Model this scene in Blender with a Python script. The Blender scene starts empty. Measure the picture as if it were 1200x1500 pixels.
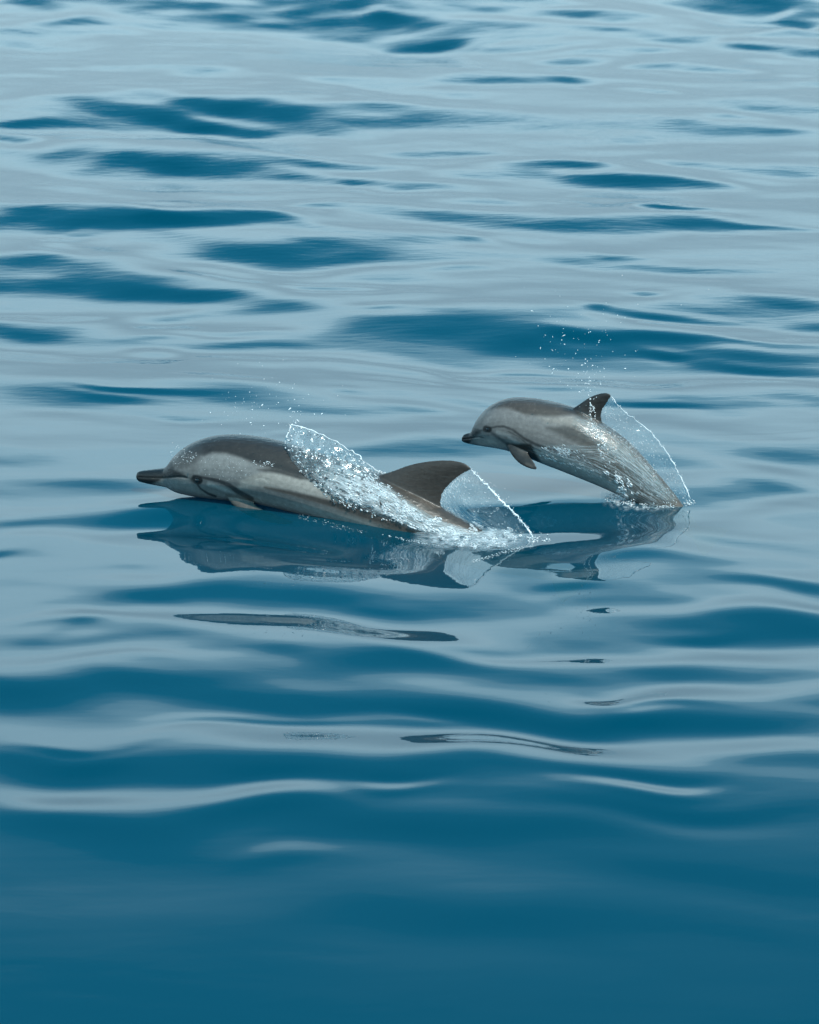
import bpy, bmesh, math, random
import numpy as np
from mathutils import Vector, noise
from mathutils.bvhtree import BVHTree

random.seed(7); rng = np.random.default_rng(7)
SC = bpy.context.scene
COL = SC.collection

# ------------------------------------------------------------------ camera
CAM_H = 3.17
PITCH = math.radians(15.0)
VFOV = math.radians(18.5)
W, H = 1200.0, 1500.0                      # size of the photograph
FPX = H / 2 / math.tan(VFOV / 2)
cam = bpy.data.cameras.new('camera')
cam_o = bpy.data.objects.new('camera', cam); COL.objects.link(cam_o)
cam_o.location = (0, 0, CAM_H)
cam_o.rotation_euler = (math.pi / 2 - PITCH, 0, 0)
cam.sensor_fit = 'VERTICAL'; cam.sensor_height = 30.0; cam.sensor_width = 24.0
cam.lens = 15.0 / math.tan(VFOV / 2)
cam.clip_start = 0.1; cam.clip_end = 20000
cam.dof.use_dof = True; cam.dof.focus_distance = 12.3; cam.dof.aperture_fstop = 6.3
SC.camera = cam_o

# ------------------------------------------------------------------ sky, sun, exposure
SUN_EL, SUN_AZ = math.radians(56), math.radians(148)     # azimuth clockwise from +Y (sun behind the camera, to its right)
world = bpy.data.worlds.new('World'); SC.world = world; world.use_nodes = True
wn = world.node_tree.nodes; wl = world.node_tree.links
wn.clear()
w_out = wn.new('ShaderNodeOutputWorld'); w_bg = wn.new('ShaderNodeBackground')
sky = wn.new('ShaderNodeTexSky'); sky.sky_type = 'NISHITA'; sky.sun_disc = False
sky.sun_elevation = SUN_EL; sky.sun_rotation = SUN_AZ
sky.altitude = 0; sky.air_density = 1.0; sky.dust_density = 1.2; sky.ozone_density = 2.0
w_bg.inputs['Strength'].default_value = 0.10
# a bank of thin pale haze cloud low over the sea, ragged along its upper edge
tc = wn.new('ShaderNodeTexCoord')
sep = wn.new('ShaderNodeSeparateXYZ'); wl.new(tc.outputs['Generated'], sep.inputs[0])
mp = wn.new('ShaderNodeMapping'); mp.inputs['Scale'].default_value = (1.6, 1.6, 7.0)
wl.new(tc.outputs['Generated'], mp.inputs[0])
nz = wn.new('ShaderNodeTexNoise'); nz.inputs['Scale'].default_value = 2.0; nz.inputs['Detail'].default_value = 3.0
wl.new(mp.outputs[0], nz.inputs[0])
ma = wn.new('ShaderNodeMath'); ma.operation = 'MULTIPLY_ADD'
wl.new(nz.outputs['Fac'], ma.inputs[0]); ma.inputs[1].default_value = 0.11; wl.new(sep.outputs['Z'], ma.inputs[2])
mr = wn.new('ShaderNodeValToRGB'); wl.new(ma.outputs[0], mr.inputs['Fac'])       # thick below, thinning upwards
cr = mr.color_ramp; cr.interpolation = 'LINEAR'
for pos, val in ((0.275, 1.0), (0.325, 0.82), (0.395, 0.21), (0.47, 0.03), (0.62, 0.0)):
    e_ = cr.elements.new(pos) if pos not in (0.275, 0.62) else (cr.elements[0] if pos < 0.5 else cr.elements[-1])
    e_.position = pos; e_.color = (val, val, val, 1)
mixc = wn.new('ShaderNodeMixRGB'); wl.new(mr.outputs[0], mixc.inputs[0])
wl.new(sky.outputs[0], mixc.inputs[1])
hz = wn.new('ShaderNodeMapRange'); hz.interpolation_type = 'SMOOTHSTEP'; wl.new(sep.outputs['Z'], hz.inputs['Value'])
hz.inputs['From Min'].default_value = 0.06; hz.inputs['From Max'].default_value = 0.30
hcol = wn.new('ShaderNodeMixRGB'); wl.new(hz.outputs[0], hcol.inputs[0])      # the bank is thicker and greyer at the horizon
hcol.inputs[1].default_value = (4.9, 7.1, 8.3, 1); hcol.inputs[2].default_value = (12.6, 18.0, 20.2, 1)
wl.new(hcol.outputs[0], mixc.inputs[2])
tint = wn.new('ShaderNodeMixRGB'); tint.blend_type = 'MULTIPLY'; tint.inputs[0].default_value = 1.0
wl.new(sky.outputs[0], tint.inputs[1]); tint.inputs[2].default_value = (0.12, 1.75, 1.85, 1)
wl.new(tint.outputs[0], mixc.inputs[1]); wl.new(mixc.outputs[0], w_bg.inputs['Color']); wl.new(w_bg.outputs[0], w_out.inputs[0])

sun = bpy.data.lights.new('sun', 'SUN'); sun.energy = 4.0; sun.angle = math.radians(0.5); sun.color = (1.0, 0.955, 0.89)
sun_o = bpy.data.objects.new('sun', sun); COL.objects.link(sun_o)
sd = Vector((math.sin(SUN_AZ) * math.cos(SUN_EL), math.cos(SUN_AZ) * math.cos(SUN_EL), math.sin(SUN_EL)))
sun_o.rotation_euler = sd.to_track_quat('Z', 'Y').to_euler()
sun_o.location = sd * 50
SC.view_settings.view_transform = 'Standard'; SC.view_settings.look = 'None'
SC.view_settings.exposure = 0.0; SC.view_settings.gamma = 1.0; SC.view_settings.use_curve_mapping = False
SC.cycles.max_bounces = 10; SC.cycles.transparent_max_bounces = 24; SC.cycles.glossy_bounces = 6
SC.cycles.caustics_reflective = False; SC.cycles.caustics_refractive = False

# ------------------------------------------------------------------ surveying helpers: photograph point -> place
CP = np.array([0.0, 0.0, CAM_H])
FW = np.array([0, math.cos(PITCH), -math.sin(PITCH)]); UPV = np.array([0, math.sin(PITCH), math.cos(PITCH)]); RT = np.array([1.0, 0, 0])
def ray(u, v):
    d = FW * FPX + RT * (u - W / 2) + UPV * (H / 2 - v)
    return d / np.linalg.norm(d)
def ground(u, v, z=0.0):
    d = ray(u, v); return CP + d * ((z - CAM_H) / d[2])
def project(p):
    q = p - CP; z = q @ FW
    return np.stack([W / 2 + FPX * (q @ RT) / z, H / 2 - FPX * (q @ UPV) / z], -1)

class Frame:
    """Upright plane through the animal's spine, from the ground point under its snout to that under its fin."""
    def __init__(s, ga, gb):
        s.a, b = ground(*ga), ground(*gb)
        e = (b - s.a); e[2] = 0; s.e = e / np.linalg.norm(e)
        s.n = np.array([s.e[1], -s.e[0], 0.0])        # towards the camera
        if s.n @ (CP - s.a) < 0: s.n = -s.n
    def P(s, u, v, lat=0.0):
        d = ray(u, v); t = (lat - (CP - s.a) @ s.n) / (d @ s.n)
        return CP + d * t
    def lat(s, p): return (p - s.a) @ s.n
    def mirror(s, p): return p - 2 * np.outer(s.lat(p), s.n) if p.ndim == 2 else p - 2 * s.lat(p) * s.n
PX = 12.3 / FPX                                       # metres per photograph pixel at the animals

# ------------------------------------------------------------------ material helpers
def nmat(name):
    m = bpy.data.materials.new(name); m.use_nodes = True
    m.node_tree.nodes.clear(); return m, m.node_tree.nodes, m.node_tree.links

def mesh_obj(name, verts, faces, mat, parent=None, smooth=True, loc=None):
    me = bpy.data.meshes.new(name)
    verts = np.asarray(verts, dtype=np.float64)
    if loc is not None: verts = verts - np.asarray(loc)
    if isinstance(faces, np.ndarray):
        k = faces.shape[1]
        me.vertices.add(len(verts)); me.vertices.foreach_set('co', verts.astype(np.float32).ravel())
        me.loops.add(faces.size); me.loops.foreach_set('vertex_index', faces.astype(np.int32).ravel())
        me.polygons.add(len(faces)); me.polygons.foreach_set('loop_start', np.arange(0, faces.size, k, dtype=np.int32))
        me.polygons.foreach_set('loop_total', np.full(len(faces), k, dtype=np.int32))
        me.update(calc_edges=True); me.validate()
    else:
        me.from_pydata([tuple(v) for v in verts], [], faces)
    if smooth: me.polygons.foreach_set('use_smooth', [True] * len(me.polygons))
    me.materials.append(mat)
    o = bpy.data.objects.new(name, me); COL.objects.link(o)
    if parent is not None: o.parent = parent
    elif loc is not None: o.location = tuple(loc)
    return o
def grid_faces(nr, nc):
    i = np.arange(nr - 1)[:, None] * nc + np.arange(nc - 1)[None]
    return np.stack([i, i + 1, i + nc + 1, i + nc], -1).reshape(-1, 4)
def tag(o, label=None, cat=None, group=None, kind=None):
    if label: o['label'] = label
    if cat: o['category'] = cat
    if group: o['group'] = group
    if kind: o['kind'] = kind
    return o

# ------------------------------------------------------------------ sea
def wave_height(X, Y):
    Z = np.zeros_like(X)
    r = np.random.default_rng(21)
    def trains(n, l0, l1, slope, spread, mod=None):
        nonlocal Z
        for k in range(n):
            L = l0 * (l1 / l0) ** r.random(); th = r.normal(0.24, spread)
            kx, ky = math.sin(th) * 2 * math.pi / L, math.cos(th) * 2 * math.pi / L
            a = slope / math.sqrt(n) * math.sqrt(2) * L / (2 * math.pi)
            # wave groups: each train swells and fades over several lengths
            g1, g2 = r.uniform(0.10, 0.25) * 2 * math.pi / L, r.uniform(0.08, 0.2) * 2 * math.pi / L
            env = 0.6 + 0.4 * np.sin(g1 * X + r.uniform(0, 6.3)) * np.sin(g2 * Y + r.uniform(0, 6.3)) * 1.6
            ph = kx * X + ky * Y + r.uniform(0, 6.3) + 0.7 * np.sin(0.37 * kx * Y + 0.31 * ky * X + r.uniform(0, 6.3))
            Z += a * env * np.sin(ph)
    trains(8, 3.0, 7.0, 0.020, 0.30)
    trains(14, 1.0, 2.4, 0.022, 0.28)
    trains(18, 0.40, 1.0, 0.026, 0.30)
    trains(16, 0.14, 0.35, 0.008, 0.35)
    return Z

# swells seen one by one in the photograph: (u, v, half length, half depth, slope); + faces the boat, - leans away
SWELLS = [
 (130,25,140,12,.12),(60,48,90,12,.12),(560,22,170,20,.13),(760,12,190,10,.10),(910,46,130,12,.12),(1120,12,100,12,.12),
 (830,68,110,12,.10),(293,106,50,6,.09),(570,130,140,8,.10),(1010,98,50,6,.07),
 (130,168,100,10,.10),(350,168,190,16,.12),(20,185,90,12,.10),(140,225,190,18,.12),(330,243,170,14,.10),(560,210,160,9,.09),
 (560,265,150,7,.09),(830,262,110,13,.12),(1090,190,90,9,.09),(1120,250,80,9,.08),(150,288,110,11,.08),(510,315,90,7,.08),
 (780,330,140,11,.09),(1000,140,160,10,-.05),(700,180,150,10,.05),
 (180,345,240,16,.11),(430,370,150,16,.10),(930,388,120,8,.08),(120,402,180,22,.14),(310,435,110,14,.07),(600,402,60,7,.07),
 (60,478,130,16,.11),(310,498,110,8,.08),(1110,458,130,18,.09),(790,497,270,26,.13),(1130,585,150,16,.10),
 (180,592,260,24,.10),(100,625,160,14,.06),(600,662,100,18,.10),(880,575,260,12,.08),(540,605,60,6,.06),(1060,712,70,22,.09),
 (850,763,130,17,.20),(370,768,190,14,.24),(610,800,60,10,.10),(60,780,80,8,.08),(470,885,190,20,.09),(230,885,120,14,.07),(960,830,120,9,.07),(1170,870,70,10,.07),
 (1130,935,110,18,.09),(200,950,290,24,.08),(620,995,260,26,.08),(50,1010,120,24,.06),(380,1045,200,18,.04),(1010,1065,150,14,.05),
 (720,1112,60,7,.05),(100,1115,160,16,.05),(640,1230,420,30,.03),
 (650,935,150,18,-.07),(1060,905,160,10,-.08),(900,968,230,9,-.07),(150,915,150,8,-.07),(1090,1020,150,12,-.11),(880,1028,50,6,-.10),
 (600,1100,340,22,-.17),(110,1165,150,20,-.17),(380,1175,120,12,-.16),(560,1168,60,6,-.12),(850,1155,70,8,-.17),(520,1062,60,6,-.07),
 (400,1252,90,8,-.06),(560,1220,300,16,.03),(950,1280,260,24,.03),(700,1360,320,26,.03),(190,1100,120,14,.07),(1050,1120,180,14,.07),(900,1190,200,12,.06),(180,1105,80,8,-.06),
 (300,1030,400,32,.08),(900,1062,320,22,.07), (250,12,150,9,.10),(1180,70,60,10,.10),(230,330,150,9,.06),(60,330,120,10,.08),(700,245,110,8,.07),(650,40,120,10,.09),
 (980,330,120,8,.06),(1020,270,120,8,.06),(420,290,90,6,.05),(700,120,80,6,.05),(950,190,80,6,.05),(380,600,90,8,.05),(700,590,120,8,.05),
 (980,640,120,10,.04),(80,690,120,10,.04),(1150,800,100,10,.05),(300,560,200,10,-.03),(500,760,160,10,-.03),(300,830,250,10,-.03),
]
_r = np.random.default_rng(5)
for (u, v, hu, hv, s) in list(SWELLS):
    if v < 640 and s > 0.06 and hu > 80:       # smaller ripples riding on the edges of the larger faces
        for _ in range(3):
            SWELLS.append((u + _r.uniform(-1, 1) * hu, v + _r.choice([-1, 1]) * hv * _r.uniform(.8, 1.9), hu * _r.uniform(.25, .6), max(3, hv * _r.uniform(.25, .45)), _r.uniform(-.05, .10)))
for _ in range(90):                            # scattered lens-shaped ripples
    v = _r.uniform(5, 640); SWELLS.append((_r.uniform(0, 1200), v, _r.uniform(18, 75), _r.uniform(2.5, 6), _r.uniform(.03, .10)))
for _ in range(25):
    SWELLS.append((_r.uniform(0, 1200), _r.uniform(820, 1100), _r.uniform(40, 110), _r.uniform(4, 9), _r.uniform(-.06, .07)))
def swell_height(X, Y):
    Z = np.zeros_like(X)
    X, Y = (X + 0.10 * np.sin(2.3 * X + 3.1 * Y + 1.0) + 0.06 * np.sin(5.1 * X - 4.3 * Y) + 0.10 * np.sin(1.1 * Y + 2.0),
            Y + 0.07 * np.sin(3.2 * X + 1.3 * Y) + 0.03 * np.sin(7.7 * X + 2.9 * Y + 2.0) + 0.012 * np.sin(13.0 * X - 4.0 * Y))
    for (u, v, hu, hv, s) in SWELLS:
        if v < 560: hu, hv = hu * 1.2, hv * 1.1
        g = ground(u, v); g2 = ground(u, v + hv)
        a = abs(ground(u + hu, v)[0] - g[0]); b = abs(g[1] - g2[1])
        m = (np.abs(X - g[0]) < 3.2 * a) & (np.abs(Y - g[1]) < 4.5 * b)
        dx = (X[m] - g[0]) / a; dy = (Y[m] - g[1] + (0.28 if v < 620 else 0.08) * (X[m] - g[0]) + 0.07 * a * np.sin(2.1 * dx + u)) / b
        Z[m] += s * (1.55 if v < 560 and s > 0 else 1.25 if v > 820 and s > 0 else 1.0) * b * 0.9 * dy * np.exp(-0.5 * (dy / 1.15) ** 2) * np.exp(-(np.abs(dx) ** 2.2) * 0.8)
    return Z

# the water the animals push up and leave behind: (u, v, half length, half depth, height m)
DIPS = [(600,800,120,40,-.028),(430,775,120,30,-.010),(250,735,90,20,.003),(930,752,90,24,-.015)]
def dip_height(X, Y):
    Z = 0.030 * np.exp(-((Y + 0.12 * X - 9.1 + 0.25 * np.sin(1.3 * X)) / 1.4) ** 2)
    for (u, v, hu, hv, h) in DIPS:
        g = ground(u, v); g2 = ground(u, v + hv)
        a = abs(ground(u + hu, v)[0] - g[0]); b = abs(g[1] - g2[1])
        m = (np.abs(X - g[0]) < 4 * a) & (np.abs(Y - g[1]) < 4 * b)
        Z[m] += h * np.exp(-((X[m] - g[0]) / a) ** 2 - ((Y[m] - g[1]) / b) ** 2)
    return Z
def graded(lo, hi, step, far, grow):
    c = list(np.arange(lo, hi, step)); s = step; x = c[-1]; up = []
    while x < far[1]: s *= grow; x += s; up.append(x)
    s = step; x = lo; dn = []
    while x > far[0]: s *= grow; x -= s; dn.append(x)
    return np.array(dn[::-1] + c + up)
def far_rows():
    ys = list(np.arange(6.4, 16.0, 0.014)); s = 0.014; y = ys[-1]
    while y < 6000: s = min(s * 1.004, 0.04) if y < 42 else s * 1.08; y += s; ys.append(y)
    s = 0.05; y = 6.4; dn = []
    while y > -2000: s *= 1.12; y -= s; dn.append(y)
    return np.array(dn[::-1] + ys)
def sea_level(X, Y):
    D = np.hypot(X, Y)
    fade = 1 / (1 + (D / 90) ** 2)
    return wave_height(X, Y) * fade * (0.10 + 0.90 / (1 + np.exp(-(Y - 8.9) / 0.5))) + swell_height(X, Y) * 0.8 + dip_height(X, Y)
gx = graded(-3.4, 3.4, 0.018, (-6000, 6000), 1.07); gy = far_rows()
GX, GY = np.meshgrid(gx, gy)
GZ = sea_level(GX, GY)

def water_material():
    m, n, l = nmat('sea water')
    out = n.new('ShaderNodeOutputMaterial')
    geo = n.new('ShaderNodeNewGeometry')
    # capillary ripples, finer than the mesh
    mpn = n.new('ShaderNodeMapping'); mpn.inputs['Scale'].default_value = (0.8, 2.6, 1); mpn.inputs['Rotation'].default_value = (0, 0, 0.12)
    l.new(geo.outputs['Position'], mpn.inputs[0])
    n1 = n.new('ShaderNodeTexNoise'); n1.inputs['Scale'].default_value = 3.0; n1.inputs['Detail'].default_value = 4.0; n1.inputs['Distortion'].default_value = 0.3
    l.new(mpn.outputs[0], n1.inputs[0])
    n3 = n.new('ShaderNodeTexNoise'); n3.inputs['Scale'].default_value = 9.0; n3.inputs['Detail'].default_value = 3.0; l.new(mpn.outputs[0], n3.inputs[0])
    n4 = n.new('ShaderNodeTexNoise'); n4.inputs['Scale'].default_value = 0.35; n4.inputs['Detail'].default_value = 2.0; l.new(geo.outputs['Position'], n4.inputs[0])
    sy = n.new('ShaderNodeSeparateXYZ'); l.new(geo.outputs['Position'], sy.inputs[0])
    my = n.new('ShaderNodeMapRange'); l.new(sy.outputs['Y'], my.inputs['Value']); my.inputs['From Min'].default_value = 11; my.inputs['From Max'].default_value = 22; my.inputs['To Max'].default_value = 1.1
    m4 = n.new('ShaderNodeMath'); m4.operation = 'MULTIPLY'; l.new(my.outputs[0], m4.inputs[0]); l.new(n4.outputs['Fac'], m4.inputs[1])
    m5 = n.new('ShaderNodeMath'); m5.operation = 'MULTIPLY'; l.new(m4.outputs[0], m5.inputs[0]); l.new(n3.outputs['Fac'], m5.inputs[1])
    b3 = n.new('ShaderNodeBump'); b3.inputs['Strength'].default_value = 0.60; b3.inputs['Distance'].default_value = 0.006; l.new(m5.outputs[0], b3.inputs['Height'])
    b1 = n.new('ShaderNodeBump'); l.new(b3.outputs[0], b1.inputs['Normal']); b1.inputs['Strength'].default_value = 0.05; b1.inputs['Distance'].default_value = 0.008
    l.new(n1.outputs['Fac'], b1.inputs['Height'])
    fr = n.new('ShaderNodeFresnel'); fr.inputs['IOR'].default_value = 1.333; l.new(b1.outputs[0], fr.inputs['Normal'])
    gl = n.new('ShaderNodeBsdfGlossy'); gl.inputs['Roughness'].default_value = 0.015; gl.inputs['Color'].default_value = (1, 1, 1, 1)
    l.new(b1.outputs[0], gl.inputs['Normal'])
    df = n.new('ShaderNodeBsdfDiffuse'); df.inputs['Color'].default_value = (0.0, 0.064, 0.100, 1)
    tr = n.new('ShaderNodeBsdfTransparent'); tr.inputs['Color'].default_value = (0.25, 0.75, 0.92, 1)
    mx = n.new('ShaderNodeMixShader'); mx.inputs[0].default_value = 0.40
    l.new(df.outputs[0], mx.inputs[1]); l.new(tr.outputs[0], mx.inputs[2])
    m2 = n.new('ShaderNodeMixShader'); l.new(fr.outputs[0], m2.inputs[0]); l.new(mx.outputs[0], m2.inputs[1]); l.new(gl.outputs[0], m2.inputs[2])
    l.new(m2.outputs[0], out.inputs[0])
    return m
M_SEA = water_material()
sea = mesh_obj('sea_water', np.stack([GX, GY, GZ], -1).reshape(-1, 3), grid_faces(len(gy), len(gx)), M_SEA)
tag(sea, 'calm teal sea with smooth swells mirroring a pale sky', kind='structure')
m, n, l = nmat('deep water'); o_ = n.new('ShaderNodeOutputMaterial'); d_ = n.new('ShaderNodeBsdfDiffuse')
d_.inputs['Color'].default_value = (0.001, 0.08, 0.13, 1); l.new(d_.outputs[0], o_.inputs[0])
R_ = 6200
deep = mesh_obj('deep_sea', [(-R_, -2100, -3.5), (R_, -2100, -3.5), (R_, 6200, -3.5), (-R_, 6200, -3.5)], [(0, 1, 2, 3)], m, smooth=False)
tag(deep, 'dim blue depth of the sea under the surface', kind='structure')

# ------------------------------------------------------------------ dolphins
def loft(chords, F, lat0=None, power=2.0, nseg=28, sub=4, foil=False):
    """chords: (u1, v1, u2, v2, half width px[, lateral m]) -> closed skin, Catmull-Rom between stations"""
    A = np.array([c[:5] for c in chords], float)
    L = np.array([(c[5] if len(c) > 5 else 0.0) for c in chords])
    T = np.concatenate([A, L[:, None]], 1)
    if sub > 1:
        rows = []
        for i in range(len(T) - 1):
            p0, p1, p2, p3 = T[max(i - 1, 0)], T[i], T[i + 1], T[min(i + 2, len(T) - 1)]
            for k in range(sub):
                t = k / sub
                rows.append(0.5 * (2 * p1 + (p2 - p0) * t + (2 * p0 - 5 * p1 + 4 * p2 - p3) * t * t + (3 * p1 - p0 - 3 * p2 + p3) * t ** 3))
        rows.append(T[-1]); T = np.array(rows)
    vs = []
    AB = [(F.P(r[0], r[1], r[5]), F.P(r[2], r[3], r[5])) for r in T]
    for ri, r in enumerate(T):
        a, b = AB[ri]; w = max(r[4], 0.3) * PX
        c, h = (a + b) / 2, (a - b) / 2; wd = F.n
        if foil:      # blade thickness square to its chord and span
            q0, q1 = AB[max(ri - 1, 0)], AB[min(ri + 1, len(T) - 1)]
            wd = np.cross((q1[0] + q1[1] - q0[0] - q0[1]), h)
            wd = wd / np.linalg.norm(wd) if np.linalg.norm(wd) > 1e-9 else F.n
            if wd @ F.n < 0: wd = -wd
        for k in range(nseg):
            t = 2 * math.pi * k / nseg
            ct, st = math.cos(t), math.sin(t)
            q = abs(ct) ** (2 / power) * (1 if ct > 0 else -1); s_ = abs(st) ** (2 / power) * (1 if st > 0 else -1)
            if foil: s_ *= (0.62 + 0.38 * ct)
            vs.append(c + h * q + wd * w * s_)
    n_ = len(T); fs = []
    for i in range(n_ - 1):
        for k in range(nseg):
            fs.append((i * nseg + k, i * nseg + (k + 1) % nseg, (i + 1) * nseg + (k + 1) % nseg, (i + 1) * nseg + k))
    fs.append(tuple(range(nseg - 1, -1, -1))); fs.append(tuple((n_ - 1) * nseg + k for k in range(nseg)))
    return np.array(vs), fs

def fuse(lofts, voxel, loc, smooth_it=4):
    vs, fs, off = [], [], 0
    for v, f in lofts:
        vs.append(v - loc); fs += [tuple(i + off for i in q) for q in f]; off += len(v)
    me = bpy.data.meshes.new('raw'); me.from_pydata([tuple(p) for p in np.concatenate(vs)], [], fs)
    bm = bmesh.new(); bm.from_mesh(me)
    bmesh.ops.recalc_face_normals(bm, faces=bm.faces); bm.to_mesh(me); bm.free()
    o = bpy.data.objects.new('raw', me); COL.objects.link(o)
    md = o.modifiers.new('r', 'REMESH'); md.mode = 'VOXEL'; md.voxel_size = voxel; md.adaptivity = 0
    ms = o.modifiers.new('s', 'SMOOTH'); ms.factor = 0.5; ms.iterations = smooth_it
    dg = bpy.context.evaluated_depsgraph_get(); dg.update()
    out = bpy.data.meshes.new_from_object(o.evaluated_get(dg))
    bpy.data.objects.remove(o); bpy.data.meshes.remove(me)
    return out

def sstep(x, a, b):
    t = np.clip((x - a) / (b - a), 0, 1); return t * t * (3 - 2 * t)
def seg_dist(P, pts):
    best = np.full(len(P), 1e9); par = np.zeros(len(P)); tot = len(pts) - 1
    for i in range(tot):
        a, b = np.array(pts[i], float), np.array(pts[i + 1], float); ab = b - a
        t = np.clip(((P - a) @ ab) / (ab @ ab + 1e-9), 0, 1)
        d = np.linalg.norm(P - a - t[:, None] * ab, axis=1)
        k = d < best; best[k] = d[k]; par[k] = (i + t[k]) / tot
    return best, par
def inside(P, poly):
    x, y = P[:, 0], P[:, 1]; c = np.zeros(len(P), bool); n_ = len(poly)
    for i in range(n_):
        x1, y1 = poly[i]; x2, y2 = poly[(i + 1) % n_]
        k = ((y1 > y) != (y2 > y)) & (x < (x2 - x1) * (y - y1) / (y2 - y1 + 1e-12) + x1); c ^= k
    return c
def poly_mask(P, poly, soft):
    soft = soft * 1.15
    d, _ = seg_dist(P, list(poly) + [poly[0]])
    d = np.where(inside(P, poly), d, -d)
    return sstep(d, -soft, soft)
def stroke_mask(P, pts, w0, w1, soft):
    soft = soft * 1.1
    d, t = seg_dist(P, pts); return 1 - sstep(d - (w0 + (w1 - w0) * t), -soft, soft)

def skin_material():
    m, n, l = nmat('wet dolphin skin')
    out = n.new('ShaderNodeOutputMaterial'); bs = n.new('ShaderNodeBsdfPrincipled')
    at = n.new('ShaderNodeAttribute'); at.attribute_name = 'pigment'
    tcn = n.new('ShaderNodeTexCoord')
    nn = n.new('ShaderNodeTexNoise'); nn.inputs['Scale'].default_value = 55; nn.inputs['Detail'].default_value = 6; nn.inputs['Roughness'].default_value = 0.65
    l.new(tcn.outputs['Object'], nn.inputs[0])
    rp = n.new('ShaderNodeMapRange'); l.new(nn.outputs['Fac'], rp.inputs['Value'])
    rp.inputs['From Min'].default_value = 0.3; rp.inputs['From Max'].default_value = 0.7; rp.inputs['To Min'].default_value = 0.78; rp.inputs['To Max'].default_value = 1.2
    mu = n.new('ShaderNodeVectorMath'); mu.operation = 'SCALE'; l.new(at.outputs['Color'], mu.inputs[0]); l.new(rp.outputs[0], mu.inputs['Scale'])
    l.new(mu.outputs[0], bs.inputs['Base Color'])
    # running film of water: long ripples along the body
    mpn = n.new('ShaderNodeMapping'); mpn.inputs['Scale'].default_value = (14, 55, 60); mpn.inputs['Rotation'].default_value = (0, 0.5, 0)
    l.new(tcn.outputs['Object'], mpn.inputs[0])
    n2 = n.new('ShaderNodeTexNoise'); n2.inputs['Scale'].default_value = 1.0; n2.inputs['Detail'].default_value = 4; n2.inputs['Distortion'].default_value = 0.6
    l.new(mpn.outputs[0], n2.inputs[0])
    b = n.new('ShaderNodeBump'); b.inputs['Strength'].default_value = 0.8; b.inputs['Distance'].default_value = 0.006
    l.new(n2.outputs['Fac'], b.inputs['Height'])
    l.new(b.outputs[0], bs.inputs['Coat Normal'])
    b2 = n.new('ShaderNodeBump'); b2.inputs['Strength'].default_value = 0.12; b2.inputs['Distance'].default_value = 0.004
    l.new(n2.outputs['Fac'], b2.inputs['Height']); l.new(b2.outputs[0], bs.inputs['Normal'])
    bs.inputs['Roughness'].default_value = 0.5; bs.inputs['Coat Weight'].default_value = 0.85; bs.inputs['Specular IOR Level'].default_value = 0.3
    rr = n.new('ShaderNodeMapRange'); l.new(nn.outputs['Fac'], rr.inputs['Value'])
    rr.inputs['To Min'].default_value = 0.06; rr.inputs['To Max'].default_value = 0.40
    l.new(rr.outputs[0], bs.inputs['Coat Roughness']); bs.inputs['Coat IOR'].default_value = 1.34
    l.new(bs.outputs[0], out.inputs[0]); return m
M_SKIN = skin_material()
def simple(name, col, rough, coat=0.0):
    m, n, l = nmat(name); out = n.new('ShaderNodeOutputMaterial'); bs = n.new('ShaderNodeBsdfPrincipled')
    bs.inputs['Base Color'].default_value = (*col, 1); bs.inputs['Roughness'].default_value = rough; bs.inputs['Coat Weight'].default_value = coat
    l.new(bs.outputs[0], out.inputs[0]); return m
M_EYE = simple('dark wet eye', (0.006, 0.005, 0.005), 0.08, 1.0)

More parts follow.
